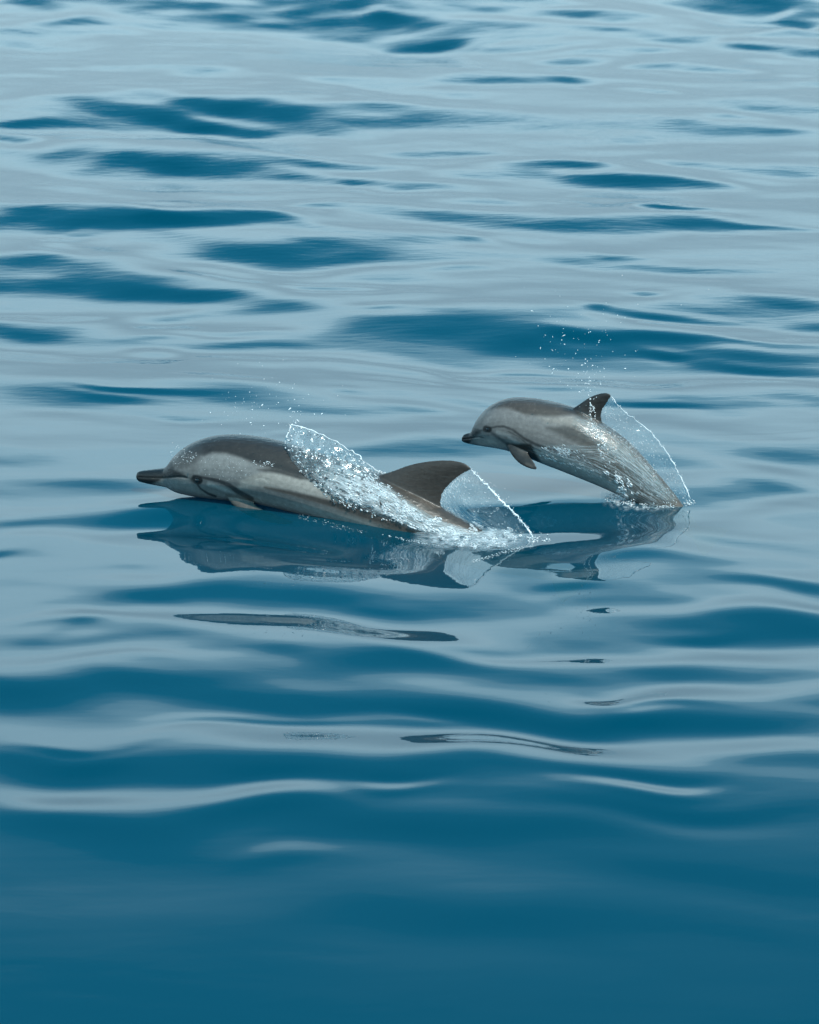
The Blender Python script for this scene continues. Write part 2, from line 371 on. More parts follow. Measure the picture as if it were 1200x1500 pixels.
def build_dolphin(F, body, fin, flipper, fluke, paint, eye_uv, eye_r, mouth, label, voxel):
    loc = F.P(body[len(body) // 2][0], 745); loc[2] = 0
    parts = [loft(body, F, power=2.15, nseg=40), loft(fin, F, foil=True, nseg=24)]
    v, f = loft(flipper, F, nseg=22, foil=True); parts.append((v, f))
    parts.append((F.mirror(v), [tuple(reversed(q)) for q in f]))
    # flukes: a flat crescent across the tail, under water
    u0, v0 = fluke
    ctr = F.P(u0, v0); back = F.P(u0 + 60, v0 + 35) - ctr; back /= np.linalg.norm(back); upn = np.cross(F.n, back); upn /= np.linalg.norm(upn)
    S = PX * body[len(body) // 2][4] / 50.0 * 1.0
    vs, st = [], np.linspace(-1, 1, 25)
    for s in st:
        half = 92 * S; x = s * half
        lead = -16 * S + 52 * S * abs(s) ** 1.5; chord = 52 * S * (1 - abs(s) ** 1.7) + 2 * S; th = (5 * (1 - abs(s)) + 1.2) * S
        for k in range(12):
            t = 2 * math.pi * k / 12
            vs.append(ctr + F.n * x + back * (lead + chord * (0.5 - 0.5 * math.cos(t))) + upn * th * math.sin(t))
    fs = []
    for i in range(24):
        for k in range(12): fs.append((i * 12 + k, i * 12 + (k + 1) % 12, (i + 1) * 12 + (k + 1) % 12, (i + 1) * 12 + k))
    fs += [tuple(range(11, -1, -1)), tuple(24 * 12 + k for k in range(12))]
    parts.append((np.array(vs), fs))
    me = fuse(parts, voxel, loc)
    me.name = 'body'
    n_ = len(me.vertices); co = np.empty(n_ * 3, np.float32); me.vertices.foreach_get('co', co); co = co.reshape(-1, 3).astype(float)
    no = np.empty(n_ * 3, np.float32); me.vertices.foreach_get('normal', no); no = no.reshape(-1, 3).astype(float)
    Wd = co + loc; lat = F.lat(Wd)
    near = np.where((lat < 0)[:, None], F.mirror(Wd), Wd)
    UV = project(near)
    # the closed mouth is a shallow crease
    d, _ = seg_dist(UV, mouth); g = np.exp(-(d / 1.1) ** 2) * (np.abs(lat) > 0.004)
    co -= no * (g * 0.0022)[:, None]
    me.vertices.foreach_set('co', co.astype(np.float32).ravel()); me.update()
    colr = paint(UV, g)
    at = me.color_attributes.new('pigment', 'FLOAT_COLOR', 'POINT')
    at.data.foreach_set('color', np.concatenate([colr, np.ones((n_, 1))], 1).astype(np.float32).ravel())
    me.polygons.foreach_set('use_smooth', [True] * len(me.polygons))
    me.materials.clear(); me.materials.append(M_SKIN)
    root = bpy.data.objects.new('dolphin', None); COL.objects.link(root); root.location = tuple(loc); root.empty_display_size = 0.1
    tag(root, label, 'dolphin', 'striped dolphins leaping side by side')
    bo = bpy.data.objects.new('body', me); COL.objects.link(bo); bo.parent = root
    bm = bmesh.new(); bm.from_mesh(me); bvh = BVHTree.FromBMesh(bm); bm.free()
    def hit(u, v):
        d = ray(u, v); r = bvh.ray_cast(Vector(CP - loc), Vector(d))
        if r[0] is None: return None
        return np.array(r[0]) + loc, np.array(r[1])
    h = hit(*eye_uv)
    for side in (1, -1):
        p, nn = h
        if side < 0: p = F.mirror(p); nn = nn - 2 * (nn @ F.n) * F.n
        vs = []; fs = []
        t1 = np.cross(nn, [0, 0, 1]); t1 /= np.linalg.norm(t1); t2 = np.cross(nn, t1)
        for i in range(7):
            a = math.pi * i / 6
            for k in range(14):
                b = 2 * math.pi * k / 14
                vs.append(p - nn * 0.35 * eye_r + eye_r * (nn * math.cos(a) * 0.75 + math.sin(a) * (t1 * math.cos(b) * 1.25 + t2 * math.sin(b) * 0.85)))
        for i in range(6):
            for k in range(14): fs.append((i * 14 + k, (i + 1) * 14 + k, (i + 1) * 14 + (k + 1) % 14, i * 14 + (k + 1) % 14))
        mesh_obj('eye', vs, fs, M_EYE, parent=root, loc=loc)
    return root, hit, loc, bvh

def layer(C, mask, col): 
    col = np.array(col); return C * (1 - mask[:, None]) + col * mask[:, None]

# ---- large dolphin
F1 = Frame((200, 726), (683, 776))
BODY1 = [(201,693.5,201,701,4),(205,690,206,705.5,7.5),(224,687.5,225,710,10),(241,685,244,713.5,12.5),(248,678.5,252,717,17),
 (256,668,262,721,25),(270,655.5,276,724,33),(290,645,296,727.5,39),(315,638.5,320,730,43),(345,637.5,348,733,46),(380,641.5,375,736,47),
 (415,650,402,741,48),(450,661,434,749,48),(490,674,470,760,47),(530,687,507,773,45),(570,702,547,787,42),(610,722,588,801,37),
 (650,746,630,814,32),(690,768,675,826,25),(730,788,718,836,18),(770,806,760,843,12),(810,820,804,850,9),(835,832,832,850,7)]
FIN1 = [(535,712,672,796,27),(548,699,662,773,17),(575,690,651,751,10.5),(600,681,646,737,7.5),(625,676,649.5,722,6),(650,674,659,710,4.8),
 (670,675.5,673,698,3.4),(683,680,684,691.5,2.2),(690,686,690.5,688.5,1.0)]
FLIP1 = [(325,706,360,712,7,.060),(330,722,366,728,7,.075),(337,735,374,739,6,.085),(350,747,386,746,5,.090),(368,757,402,752,4,.090),
 (390,764,416,758,3,.085),(410,768,428,762,2,.080),(427,768,431,765,1,.075)]
def paint1(P, g):
    C = np.tile([0.225, 0.222, 0.22], (len(P), 1))
    rear = sstep(P[:, 0], 470, 540); C = layer(C, rear, (0.085, 0.074, 0.066))
    # belly
    C = layer(C, poly_mask(P, [(236,716),(262,706),(285,716),(330,724),(380,729),(440,738),(500,751),(560,768),(640,790),(640,830),(380,790),(200,740)], 5), (0.36, 0.35, 0.335))
    C = layer(C, poly_mask(P, [(560,764),(640,785),(900,820),(900,900),(560,860)], 12) * 0.8, (0.16, 0.15, 0.14))
    # pale flank blaze
    C = layer(C, poly_mask(P, [(352,700),(375,694),(400,692),(430,698),(458,706),(490,722),(520,737),(500,738),(460,727),(420,717),(380,714),(350,716)], 4), (0.42, 0.40, 0.375))
    # thin pale crescent patch on the flank
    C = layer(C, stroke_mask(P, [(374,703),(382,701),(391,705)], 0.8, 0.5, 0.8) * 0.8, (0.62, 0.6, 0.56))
    # pale cheek and side of head
    C = layer(C, poly_mask(P, [(292,676),(305,667),(330,665),(352,671),(372,680),(380,690),(355,703),(330,702),(306,694),(292,692)], 5), (0.27, 0.275, 0.275))
    # dark cape over the back
    C = layer(C, poly_mask(P, [(262,672),(268,662),(300,667),(312,663),(332,664),(352,670),(372,678),(392,684),(420,694),(455,702),(480,716),(520,730),(560,745),(640,780),(700,640),(400,600),(260,630)], 3.5), (0.046, 0.040, 0.036))
    C = layer(C, poly_mask(P, [(378,688),(400,686),(430,694),(452,702),(440,702),(410,694)], 3), (0.07, 0.062, 0.056))
    C = layer(C, poly_mask(P, [(495,690),(560,700),(700,760),(860,830),(860,860),(640,812),(540,755)], 14) * 0.85, (0.078, 0.066, 0.058))
    # forehead
    C = layer(C, poly_mask(P, [(246,684),(250,672),(262,660),(292,652),(300,664),(286,678),(268,686)], 5) * 0.75, (0.075, 0.073, 0.072))
    # flank stripe widening to the tail
    C = layer(C, stroke_mask(P, [(388,714),(420,721),(460,731),(510,744),(560,758),(620,776),(700,796)], 1.5, 9, 2.5), (0.10, 0.088, 0.08))
    # eye patch and stripes
    C = layer(C, stroke_mask(P, [(284,697),(300,700),(320,704),(336,711),(350,721),(368,731)], 1.5, 4.2, 1.6), (0.060, 0.060, 0.062))
    C = layer(C, stroke_mask(P, [(288,708),(294,716),(305,723),(316,727)], 1.2, 1.8, 1.2), (0.05, 0.05, 0.052))
    C = layer(C, stroke_mask(P, [(306,709),(322,714),(338,722),(350,730)], 3.2, 2.5, 2.0), (0.40, 0.40, 0.395))
    C = layer(C, stroke_mask(P, [(270,698),(280,703)], 1.5, 2.5, 1.5), (0.05, 0.05, 0.05))
    d, _ = seg_dist(P, [(286,702.5),(291,703.5)]); C = layer(C, 1 - sstep(d, 4.5, 8), (0.018, 0.017, 0.017))
    # beak
    C = layer(C, poly_mask(P, [(190,680),(252,676),(256,688),(268,694),(272,698),(240,702),(226,708),(214,714),(190,712)], 3), (0.020, 0.019, 0.018))
    C = layer(C, poly_mask(P, [(226,712),(236,703),(262,701),(276,700),(288,712),(290,730),(250,730)], 4) * 0.9, (0.30, 0.30, 0.295))
    C = layer(C, stroke_mask(P, [(222,701),(236,700),(258,699)], 0.6, 0.6, 0.7) * 0.5, (0.16, 0.13, 0.09))
    # dorsal fin
    C = layer(C, poly_mask(P, [(556,692),(600,670),(700,665),(700,695),(655,730),(652,765),(600,735)], 5), (0.072, 0.060, 0.052))
    C = layer(C, poly_mask(P, [(332,733),(372,733),(385,745),(440,760),(440,785),(370,770),(345,752),(322,738)], 2), (0.11, 0.098, 0.09))
    C = layer(C, poly_mask(P, [(328,722),(350,724),(378,738),(380,746),(350,748),(334,738)], 3) * 0.7, (0.15, 0.14, 0.13))
    C = C * (0.82 + 0.18 * sstep(C, 0.04, 0.22)) * np.array([0.84, 0.775, 0.725])
    return C * (1 - 0.6 * g[:, None])
D1, hit1, loc1, bvh1 = build_dolphin(F1, BODY1, FIN1, FLIP1, (822, 840), paint1, (288.5, 703.5), 0.0085,
    [(203,699),(215,699.5),(240,700.5),(262,698.5),(274,700)], 'larger dolphin in front with a tall dorsal fin and a black beak', 0.0031)

# ---- small dolphin
F2 = Frame((677, 712), (985, 738))
BODY2 = [(677,640.5,677,646,3),(680.5,636,681.5,648.5,5.5),(690,632.5,691,650.5,8.5),(694.5,623,700,652,14),(702,610,711,653.5,21),
 (714,597.5,723,655,28),(730,588,738,657.5,34),(750,583,752,661,38),(775,583.5,768,666,41),(802,588,785,673,42),(830,595,805,681,42),
 (857,605,828,690,41),(880,619,850,699,38),(903,634,874,709,34),(924,651,898,720,29),(941,669,920,731,24),(958,688,940,743,19),
 (976,709,960,755,15),(993,730,980,768,11),(1008,750,998,780,8),(1022,768,1016,790,6)]
FIN2 = [(832,610,894,648,19),(837,600,885,626,10.5),(848,592.5,881,611,6),(862,583,883,600,4.8),(875,577.5,888.5,592,3.6),(885,575.5,892,586,2.6),
 (892,576.5,894.5,582.5,1.6),(895.2,579,895.4,581,.8)]
FLIP2 = [(737,636,770,645,6,.06),(743,653,772,658,6,.085),(749.5,666,775,666,5,.10),(759,677,780,673,4,.115),(770,683.8,784,679.5,3,.125),
 (779,687,786.5,683.5,2.2,.13),(784.5,688,787,686,1.2,.135)]
def paint2(P, g):
    C = np.tile([0.225, 0.222, 0.222], (len(P), 1))
    C = layer(C, sstep(P[:, 0] + 0.6 * (P[:, 1] - 640), 850, 905), (0.14, 0.122, 0.108))
    C = layer(C, poly_mask(P, [(700,646),(720,643),(745,656),(770,657),(800,658),(830,668),(870,688),(930,725),(860,760),(700,700)], 6), (0.47, 0.46, 0.445))
    C = layer(C, poly_mask(P, [(790,612),(835,611),(860,622),(850,624),(826,622),(800,620)], 4) * 0.9, (0.26, 0.245, 0.23))
    C = layer(C, poly_mask(P, [(700,606),(712,602),(724,599),(740,597),(754,601),(768,607),(790,609),(812,610),(840,607),(880,625),(960,670),(900,560),(740,560),(700,580)], 3.5), (0.088, 0.076, 0.068))
    C = layer(C, poly_mask(P, [(800,627),(826,624),(856,622),(880,640),(900,664),(872,658),(848,650),(826,640)], 5) * 0.85, (0.075, 0.066, 0.059))
    C = layer(C, poly_mask(P, [(690,630),(696,616),(706,603),(720,598),(712,612),(706,624)], 4) * 0.6, (0.11, 0.11, 0.11))
    C = layer(C, stroke_mask(P, [(716,627.5),(727,625),(738,624.5),(752,630),(766,641),(785,651),(808,659),(835,668)], 1.4, 2.0, 1.6), (0.085, 0.084, 0.086))
    C = layer(C, stroke_mask(P, [(745,632),(760,640),(774,652),(792,661)], 0.8, 0.8, 1.0) * 0.8, (0.10, 0.10, 0.10))
    C = layer(C, stroke_mask(P, [(718,632),(728,640),(742,649),(752,655)], 1.2, 3.0, 2.0), (0.12, 0.12, 0.125))
    C = layer(C, stroke_mask(P, [(730,633),(744,638),(754,646),(764,654)], 3.0, 2.0, 2.0), (0.36, 0.36, 0.36))
    d, _ = seg_dist(P, [(712,628),(716,629)]); C = layer(C, 1 - sstep(d, 3.0, 6), (0.02, 0.02, 0.02))
    C = layer(C, stroke_mask(P, [(694,628),(703,631),(711,630)], 1.5, 1.5, 1.6) * 0.8, (0.05, 0.05, 0.05))
    C = layer(C, poly_mask(P, [(670,630),(697,629),(704,634),(694,641),(687,652),(670,652)], 2.5), (0.035, 0.034, 0.034))
    C = layer(C, poly_mask(P, [(670,636),(684,634),(688,644),(686,652),(670,652)], 2.5), (0.014, 0.013, 0.013))
    C = layer(C, poly_mask(P, [(828,600),(870,568),(905,568),(898,600),(886,622),(866,612)], 4), (0.036, 0.032, 0.030))
    C = layer(C, poly_mask(P, [(742,650),(778,650),(800,692),(770,695),(748,672)], 2.5), (0.04, 0.037, 0.035))
    C = layer(C, stroke_mask(P, [(772,680),(779,683)], 2.0, 2.0, 3.0) * 0.7, (0.15, 0.13, 0.11))
    C = C * (0.80 + 0.20 * sstep(C, 0.04, 0.22)) * np.array([0.84, 0.775, 0.725])
    return C * (1 - 0.5 * g[:, None])
D2, hit2, loc2, bvh2 = build_dolphin(F2, BODY2, FIN2, FLIP2, (1022, 779), paint2, (714, 628.7), 0.0062,
    [(678,643.5),(690,642),(702,640),(708,642)], 'smaller young dolphin arching higher out of the water behind', 0.0026)

# ------------------------------------------------------------------ broken water: foam, drops, films
def foam_material(name, col, rough, trans):
    m, n, l = nmat(name); out = n.new('ShaderNodeOutputMaterial'); bs = n.new('ShaderNodeBsdfPrincipled')
    bs.inputs['Base Color'].default_value = (*col, 1); bs.inputs['Roughness'].default_value = rough
    bs.inputs['IOR'].default_value = 1.333; bs.inputs['Transmission Weight'].default_value = trans
    l.new(bs.outputs[0], out.inputs[0]); return m
M_FOAM = foam_material('white foam', (0.92, 0.925, 0.93), 0.3, 0.05)
M_FOAM.node_tree.nodes['Principled BSDF'].inputs['Alpha'].default_value = 0.93
M_DROP = foam_material('clear drops', (0.97, 0.99, 1.0), 0.03, 0.92)
M_SPRAY = foam_material('bright spray', (0.95, 0.97, 0.98), 0.15, 0.1)

def film_material(name, white, streak, base, edge=False, bump=0.35, lo=0.50, hi=0.72):
    """thin clear water: mostly see-through, mirror-like at a slant, with aerated white threads along its flow (UV)"""
    m, n, l = nmat(name); out = n.new('ShaderNodeOutputMaterial')
    uv = n.new('ShaderNodeUVMap'); mpn = n.new('ShaderNodeMapping'); mpn.inputs['Scale'].default_value = (*streak, 1); l.new(uv.outputs[0], mpn.inputs[0])
    n1 = n.new('ShaderNodeTexNoise'); n1.inputs['Scale'].default_value = 1.0; n1.inputs['Detail'].default_value = 5; n1.inputs['Roughness'].default_value = 0.7; n1.inputs['Distortion'].default_value = 0.5
    l.new(mpn.outputs[0], n1.inputs[0])
    mr_ = n.new('ShaderNodeMapRange'); l.new(n1.outputs['Fac'], mr_.inputs['Value'])
    mr_.inputs['From Min'].default_value = lo; mr_.inputs['From Max'].default_value = hi; mr_.inputs['To Min'].default_value = base; mr_.inputs['To Max'].default_value = white
    b = n.new('ShaderNodeBump'); b.inputs['Strength'].default_value = bump; b.inputs['Distance'].default_value = 0.004; l.new(n1.outputs['Fac'], b.inputs['Height'])
    tr = n.new('ShaderNodeBsdfTransparent'); tr.inputs['Color'].default_value = (0.95, 0.98, 0.99, 1)
    gl = n.new('ShaderNodeBsdfGlossy'); gl.inputs['Roughness'].default_value = 0.10; l.new(b.outputs[0], gl.inputs['Normal'])
    lw = n.new('ShaderNodeLayerWeight'); lw.inputs['Blend'].default_value = 0.5; l.new(b.outputs[0], lw.inputs['Normal'])
    pw = n.new('ShaderNodeMath'); pw.operation = 'POWER'; l.new(lw.outputs['Facing'], pw.inputs[0]); pw.inputs[1].default_value = 3.5
    fr = n.new('ShaderNodeMath'); fr.operation = 'MULTIPLY_ADD'; l.new(pw.outputs[0], fr.inputs[0]); fr.inputs[1].default_value = 0.9; fr.inputs[2].default_value = 0.04
    df = n.new('ShaderNodeBsdfDiffuse'); df.inputs['Color'].default_value = (0.85, 0.9, 0.92, 1)
    tl = n.new('ShaderNodeBsdfTranslucent'); tl.inputs['Color'].default_value = (0.85, 0.9, 0.92, 1)
    md = n.new('ShaderNodeMixShader'); md.inputs[0].default_value = 0.45; l.new(df.outputs[0], md.inputs[1]); l.new(tl.outputs[0], md.inputs[2])
    if edge:
        at2 = n.new('ShaderNodeAttribute'); at2.attribute_name = 'aeration'
        e2 = n.new('ShaderNodeMath'); e2.operation = 'MULTIPLY'; l.new(fr.outputs[0], e2.inputs[0]); l.new(at2.outputs['Fac'], e2.inputs[1]); fr = e2
    ma_ = n.new('ShaderNodeMixShader'); l.new(fr.outputs[0], ma_.inputs[0]); l.new(tr.outputs[0], ma_.inputs[1]); l.new(gl.outputs[0], ma_.inputs[2])
    fa = n.new('ShaderNodeAttribute'); fa.attribute_name = 'aeration'
    fm = n.new('ShaderNodeMath'); fm.operation = 'MULTIPLY'; l.new(mr_.outputs[0], fm.inputs[0]); l.new(fa.outputs['Fac'], fm.inputs[1])
    mb_ = n.new('ShaderNodeMixShader'); l.new(fm.outputs[0], mb_.inputs[0]); l.new(ma_.outputs[0], mb_.inputs[1]); l.new(md.outputs[0], mb_.inputs[2])
    l.new(mb_.outputs[0], out.inputs[0]); return m
M_VEIL = film_material('veil of falling water', 0.85, (5, 34), 0.12, lo=.42, hi=.75)
M_SHEET = film_material('sheet of water over the back', 0.6, (14, 9), 0.10, bump=.6)
M_VEIL2 = film_material('thin veil of falling water', 0.5, (3, 34), 0.10, lo=.45, hi=.8)
M_RUN = film_material('aerated water running off the skin', 1.0, (9, 22), 0.0, edge=True, lo=.34, hi=.60, bump=.8)
M_RUN2 = film_material('thin runnels on the skin', 1.0, (5, 42), 0.0, edge=True, lo=.48, hi=.68, bump=.8)

bm_ = bmesh.new(); bmesh.ops.create_icosphere(bm_, subdivisions=1, radius=1.0); bm_.verts.ensure_lookup_table()
ICO_V = np.array([v.co[:] for v in bm_.verts]); ICO_F = np.array([[v.index for v in f.verts] for f in bm_.faces]); bm_.free()
def flecks(name, pts, radii, dirs, elong, mat, loc, label=None):
    """many small lumps; pts (n,3), dirs (n,3) long axis, elong (n,)"""
    pts = np.array(pts); n_ = len(pts); radii = np.asarray(radii, float); elong = np.asarray(elong, float)
    V = ICO_V[None] * (1 + rng.uniform(-0.28, 0.28, (n_, len(ICO_V), 1)))
    dirs = np.array(dirs, float); dirs = dirs / np.linalg.norm(dirs, axis=1)[:, None]
    along = np.einsum('nvk,nk->nv', V, dirs)
    V = V + along[:, :, None] * dirs[:, None] * (elong[:, None, None] - 1)
    V = V * radii[:, None, None] + pts[:, None]
    Fc = ICO_F[None] + (np.arange(n_) * len(ICO_V))[:, None, None]
    o = mesh_obj(name, V.reshape(-1, 3), Fc.reshape(-1, 3), mat, loc=loc)
    tag(o, label, kind='stuff'); return o
def in_poly(poly, n_):
    P = np.array(poly, float); lo, hi = P.min(0), P.max(0); out = []
    while len(out) < n_:
        q = rng.uniform(lo, hi, (n_ * 2, 2)); out += list(q[inside(q, poly)])
    return np.array(out[:n_])
def clump(q, sc=0.09, seed=0.0, s2=0.2):
    return noise.noise(Vector((q[0] * sc, q[1] * s2, seed)))
def on_sea(u, v):
    z = 0.0
    for _ in range(3):
        g = ground(u, v, z)
        i, j = np.searchsorted(gy, g[1]) - 1, np.searchsorted(gx, g[0]) - 1
        fy, fx = (g[1] - gy[i]) / (gy[i + 1] - gy[i]), (g[0] - gx[j]) / (gx[j + 1] - gx[j])
        z = (GZ[i, j] * (1 - fx) + GZ[i, j + 1] * fx) * (1 - fy) + (GZ[i + 1, j] * (1 - fx) + GZ[i + 1, j + 1] * fx) * fy
    g = ground(u, v, z); return g
class Cloud:
    def __init__(s): s.p, s.r, s.d, s.e = [], [], [], []
    def add(s, p, r, d, e): s.p.append(p); s.r.append(r); s.d.append(d); s.e.append(e)
    def on_body(s, F, hit, poly, n_, r0, r1, flow, e0, e1, thr=-9, sc=0.09, s2=0.2, lift=0.3, both=True, thick=0.0):
        k = 0
        for q in in_poly(poly, n_):
            if clump(q, sc, 3.3, s2) < thr: continue
            h = hit(q[0], q[1])
            if h is None: continue
            p, nn = h
            if nn @ F.n < -0.2: continue
            a, b = F.P(q[0], q[1]), F.P(q[0] + flow[0], q[1] + flow[1]); d = b - a + rng.normal(0, 0.12, 3) * np.linalg.norm(b - a)
            d = d - nn * (d @ nn)
            r = (r0 + (r1 - r0) * rng.random() ** 2.2) * PX
            p = p + nn * (r * lift + rng.random() * thick * PX); e = rng.uniform(e0, e1)
            s.add(p, r, d, e); k += 1
            if both and rng.random() < 0.5:
                s.add(F.mirror(p), r, d - 2 * (d @ F.n) * F.n, e)
    def on_water(s, poly, n_, r0, r1, e0, e1, thr=-9, thick=1.0):
        for q in in_poly(poly, n_):
            if clump(q, 0.08, 8.1, 0.25) < thr: continue
            g = on_sea(q[0], q[1]); r = (r0 + (r1 - r0) * rng.random() ** 2) * PX
            s.add(g + np.array([0, 0, r * 0.4 + rng.random() * thick * PX]), r, np.array([1, rng.normal(0, .25), rng.normal(0, .1)]), rng.uniform(e0, e1))
    def in_air(s, F, u, v, spread, n_, r0, r1, lat=0.12):
        for _ in range(n_):
            p = F.P(u + rng.normal(0, spread[0]), v + rng.normal(0, spread[1]), rng.normal(0, lat))
            s.add(p, (r0 + (r1 - r0) * rng.random() ** 3) * PX, rng.normal(0, 1, 3), rng.uniform(1, 1.7))
    def build(s, name, mat, loc, label): return flecks(name, s.p, s.r, s.d, s.e, mat, loc, label)

def curve_pts(pts, n_):
    P = np.array(pts, float); L = np.concatenate([[0], np.cumsum(np.linalg.norm(np.diff(P, axis=0), axis=1))]); L /= L[-1]
    t = np.linspace(0, 1, n_); return np.stack([np.interp(t, L, P[:, k]) for k in range(P.shape[1])], -1)
def smooth_curve(pts, n_):
    P = curve_pts(pts, n_)
    for _ in range(max(2, n_ // 14)): P[1:-1] = 0.25 * P[:-2] + 0.5 * P[1:-1] + 0.25 * P[2:]
    return P
def strand(name, path, r_fn, mat, parent=None, loc=None):
    n_ = len(path); vs = []; K = 7
    for i in range(n_):
        t = path[min(i + 1, n_ - 1)] - path[max(i - 1, 0)]; t = t / np.linalg.norm(t)
        a = np.cross(t, [0.3, 1, 0.1]); a /= np.linalg.norm(a); b = np.cross(t, a)
        for k in range(K):
            an = 2 * math.pi * k / K; rr = r_fn(i / (n_ - 1)) * max(0.25, 1 + 1.1 * noise.noise(Vector((i * 0.45, 0, 4.7))) + 0.5 * noise.noise(Vector((i * 0.9, k * 0.9, 1.7))))
            vs.append(path[i] + rr * (a * math.cos(an) + b * math.sin(an)))
    fs = []
    for i in range(n_ - 1):
        for k in range(K): fs.append((i * K + k, i * K + (k + 1) % K, (i + 1) * K + (k + 1) % K, (i + 1) * K + k))
    fs += [tuple(range(K - 1, -1, -1)), tuple((n_ - 1) * K + k for k in range(K))]
    return mesh_obj(name, vs, fs, mat, parent=parent, loc=loc)
def sheet_mesh(name, G, mat, parent, loc, aer=None, keep=None):
    nr, nc = G.shape[:2]; fc = grid_faces(nr, nc)
    if keep is not None: fc = fc[keep.reshape(-1)[fc].all(1)]
    o = mesh_obj(name, G.reshape(-1, 3), fc, mat, parent=parent, loc=loc)
    aa = o.data.attributes.new('aeration', 'FLOAT', 'POINT')
    aa.data.foreach_set('value', (np.ones(nr * nc) if aer is None else aer.reshape(-1)).astype(np.float32))
    uvl = o.data.uv_layers.new(name='UVMap'); ii = np.empty(len(o.data.loops), np.int32); o.data.loops.foreach_get('vertex_index', ii)
    uvl.data.foreach_set('uv', np.stack([(ii // nc) / (nr - 1), (ii % nc) / (nc - 1)], -1).astype(np.float32).ravel()); return o
def empty(name, loc, label, cat):
    e = bpy.data.objects.new(name, None); COL.objects.link(e); e.location = tuple(loc); e.empty_display_size = 0.05
    return tag(e, label, cat)

def veil(F, inner, outer, mat, label, r_edge, loc, bow, nr=70, nc=40):
    I, O = smooth_curve(inner, nr), smooth_curve(outer, nr); G = np.zeros((nr, nc, 3))
    for i in range(nr):
        for j in range(nc):
            t = j / (nc - 1); q = I[i] * (1 - t) + O[i] * t
            lat = bow * math.sin(math.pi * t) * (0.4 + 0.6 * i / nr) + 0.010 * noise.noise(Vector((q[0] * .06, q[1] * .06, 2.2))) + 0.003 * noise.noise(Vector((q[0] * .3, q[1] * .3, 5.2)))
            G[i, j] = F.P(q[0], q[1], lat)
    root = empty('water_veil', loc, label, 'water veil')
    # rows follow the fall of the water from fin to rim
    jj = np.linspace(0, 1, nc)[None]; ii = np.linspace(0, 1, nr)[:, None]
    G[:, -1] = path = G[:, -1] + np.array([[0.008 * noise.noise(Vector((i * .35, 0, k * 5.5))) + 0.002 * noise.noise(Vector((i * .9, 3, k * 5.5))) for k in range(3)] for i in range(nr)])
    sheet_mesh('film', G, mat, root, loc, aer=np.clip((1 - jj) ** 1.3 + 0.12 + 0.5 * np.maximum(0, ii - 0.8) * 3 * (1 - jj), 0, 1))
    strand('rim', path, r_edge, M_SPRAY, root, loc)
    return root, G

# ---- sheet of water heaped on the back of the large dolphin
T_ = smooth_curve([(428,621),(433,623),(445,627),(470,636),(500,650),(530,671),(556,693)], 60)
C_ = smooth_curve([(418,656),(427,675),(440,689),(456,705),(476,720),(502,731),(530,741),(562,746)], 60)
NT = 41; G = np.zeros((60, NT, 3))
for i in range(60):
    jag = 3.0 * max(0, noise.noise(Vector((i * 0.9, 0, 9)))) if i < 14 else 0
    top = F1.P(T_[i][0], T_[i][1] - jag, 0); h = hit1(*C_[i]); c = h[0] + h[1] * 0.002 if h else F1.P(C_[i][0], C_[i][1], 0.1)
    far = F1.mirror(c); ctl = 0.5 * (top + c) + F1.n * 0.035 + np.array([0, 0, 0.012]); ctf = F1.mirror(ctl)
    for j in range(NT):
        t = j / (NT - 1) * 2
        a, k, b, tt = (c, ctl, top, t) if t <= 1 else (top, ctf, far, t - 1)
        p = a * (1 - tt) ** 2 + 2 * k * tt * (1 - tt) + b * tt ** 2
        edge = min(1, 6 * min(t, 2 - t))
        p = p + np.array([noise.noise(Vector((p * 38).tolist()) + Vector((k_ * 9.0, 0, 0))) for k_ in range(3)]) * 0.008 * edge
        G[i, j] = p
rs = empty('water_sheet', loc1, 'clear sheet of water heaped over the larger dolphin ahead of its fin', 'water sheet')
sheet_mesh('film', G, M_SHEET, rs, loc1)
ridge = [G[0, j] for j in range(2, NT // 2)] + [G[i, NT // 2] for i in range(60)]
strand('rim', np.array(ridge), lambda t: (0.9 - 0.5 * t) * PX, M_SPRAY, rs, loc1)
GS1 = G
# veils behind the two dorsal fins
V1, GV1 = veil(F1, [(690.5,688),(676,697),(660.5,711),(649.5,723),(645.5,737),(650,751),(662,765),(690,777),(716,786),(745,794)],
     [(691,688.5),(704,702),(716,714),(729,728),(742,740.5),(754,752),(765,764),(773,775),(780,786),(783,792)], M_VEIL,
     'clear veil of water falling behind the tall dorsal fin of the larger dolphin', lambda t: (0.35 + 0.95 * math.sin(math.pi * min(1, t * 1.15)) ** 0.7 if t < .85 else 1.0) * PX, loc1, 0.015)
V2, GV2 = veil(F2, [(895,581),(890,592),(883.5,604),(881.5,614),(888,624),(903,636),(922,651),(938,668),(956,687),(975,711),(990,727),(1000,737)],
     [(896,581),(908,597),(923,609.5),(939,621),(956,635),(967,650),(978,664),(986,678),(996,696),(1003,712),(1010,727),(1011,737)], M_VEIL2,
     'thin veil of water trailing from the fin of the smaller dolphin', lambda t: (0.28 + 0.55 * t) * PX, loc2, 0.010)

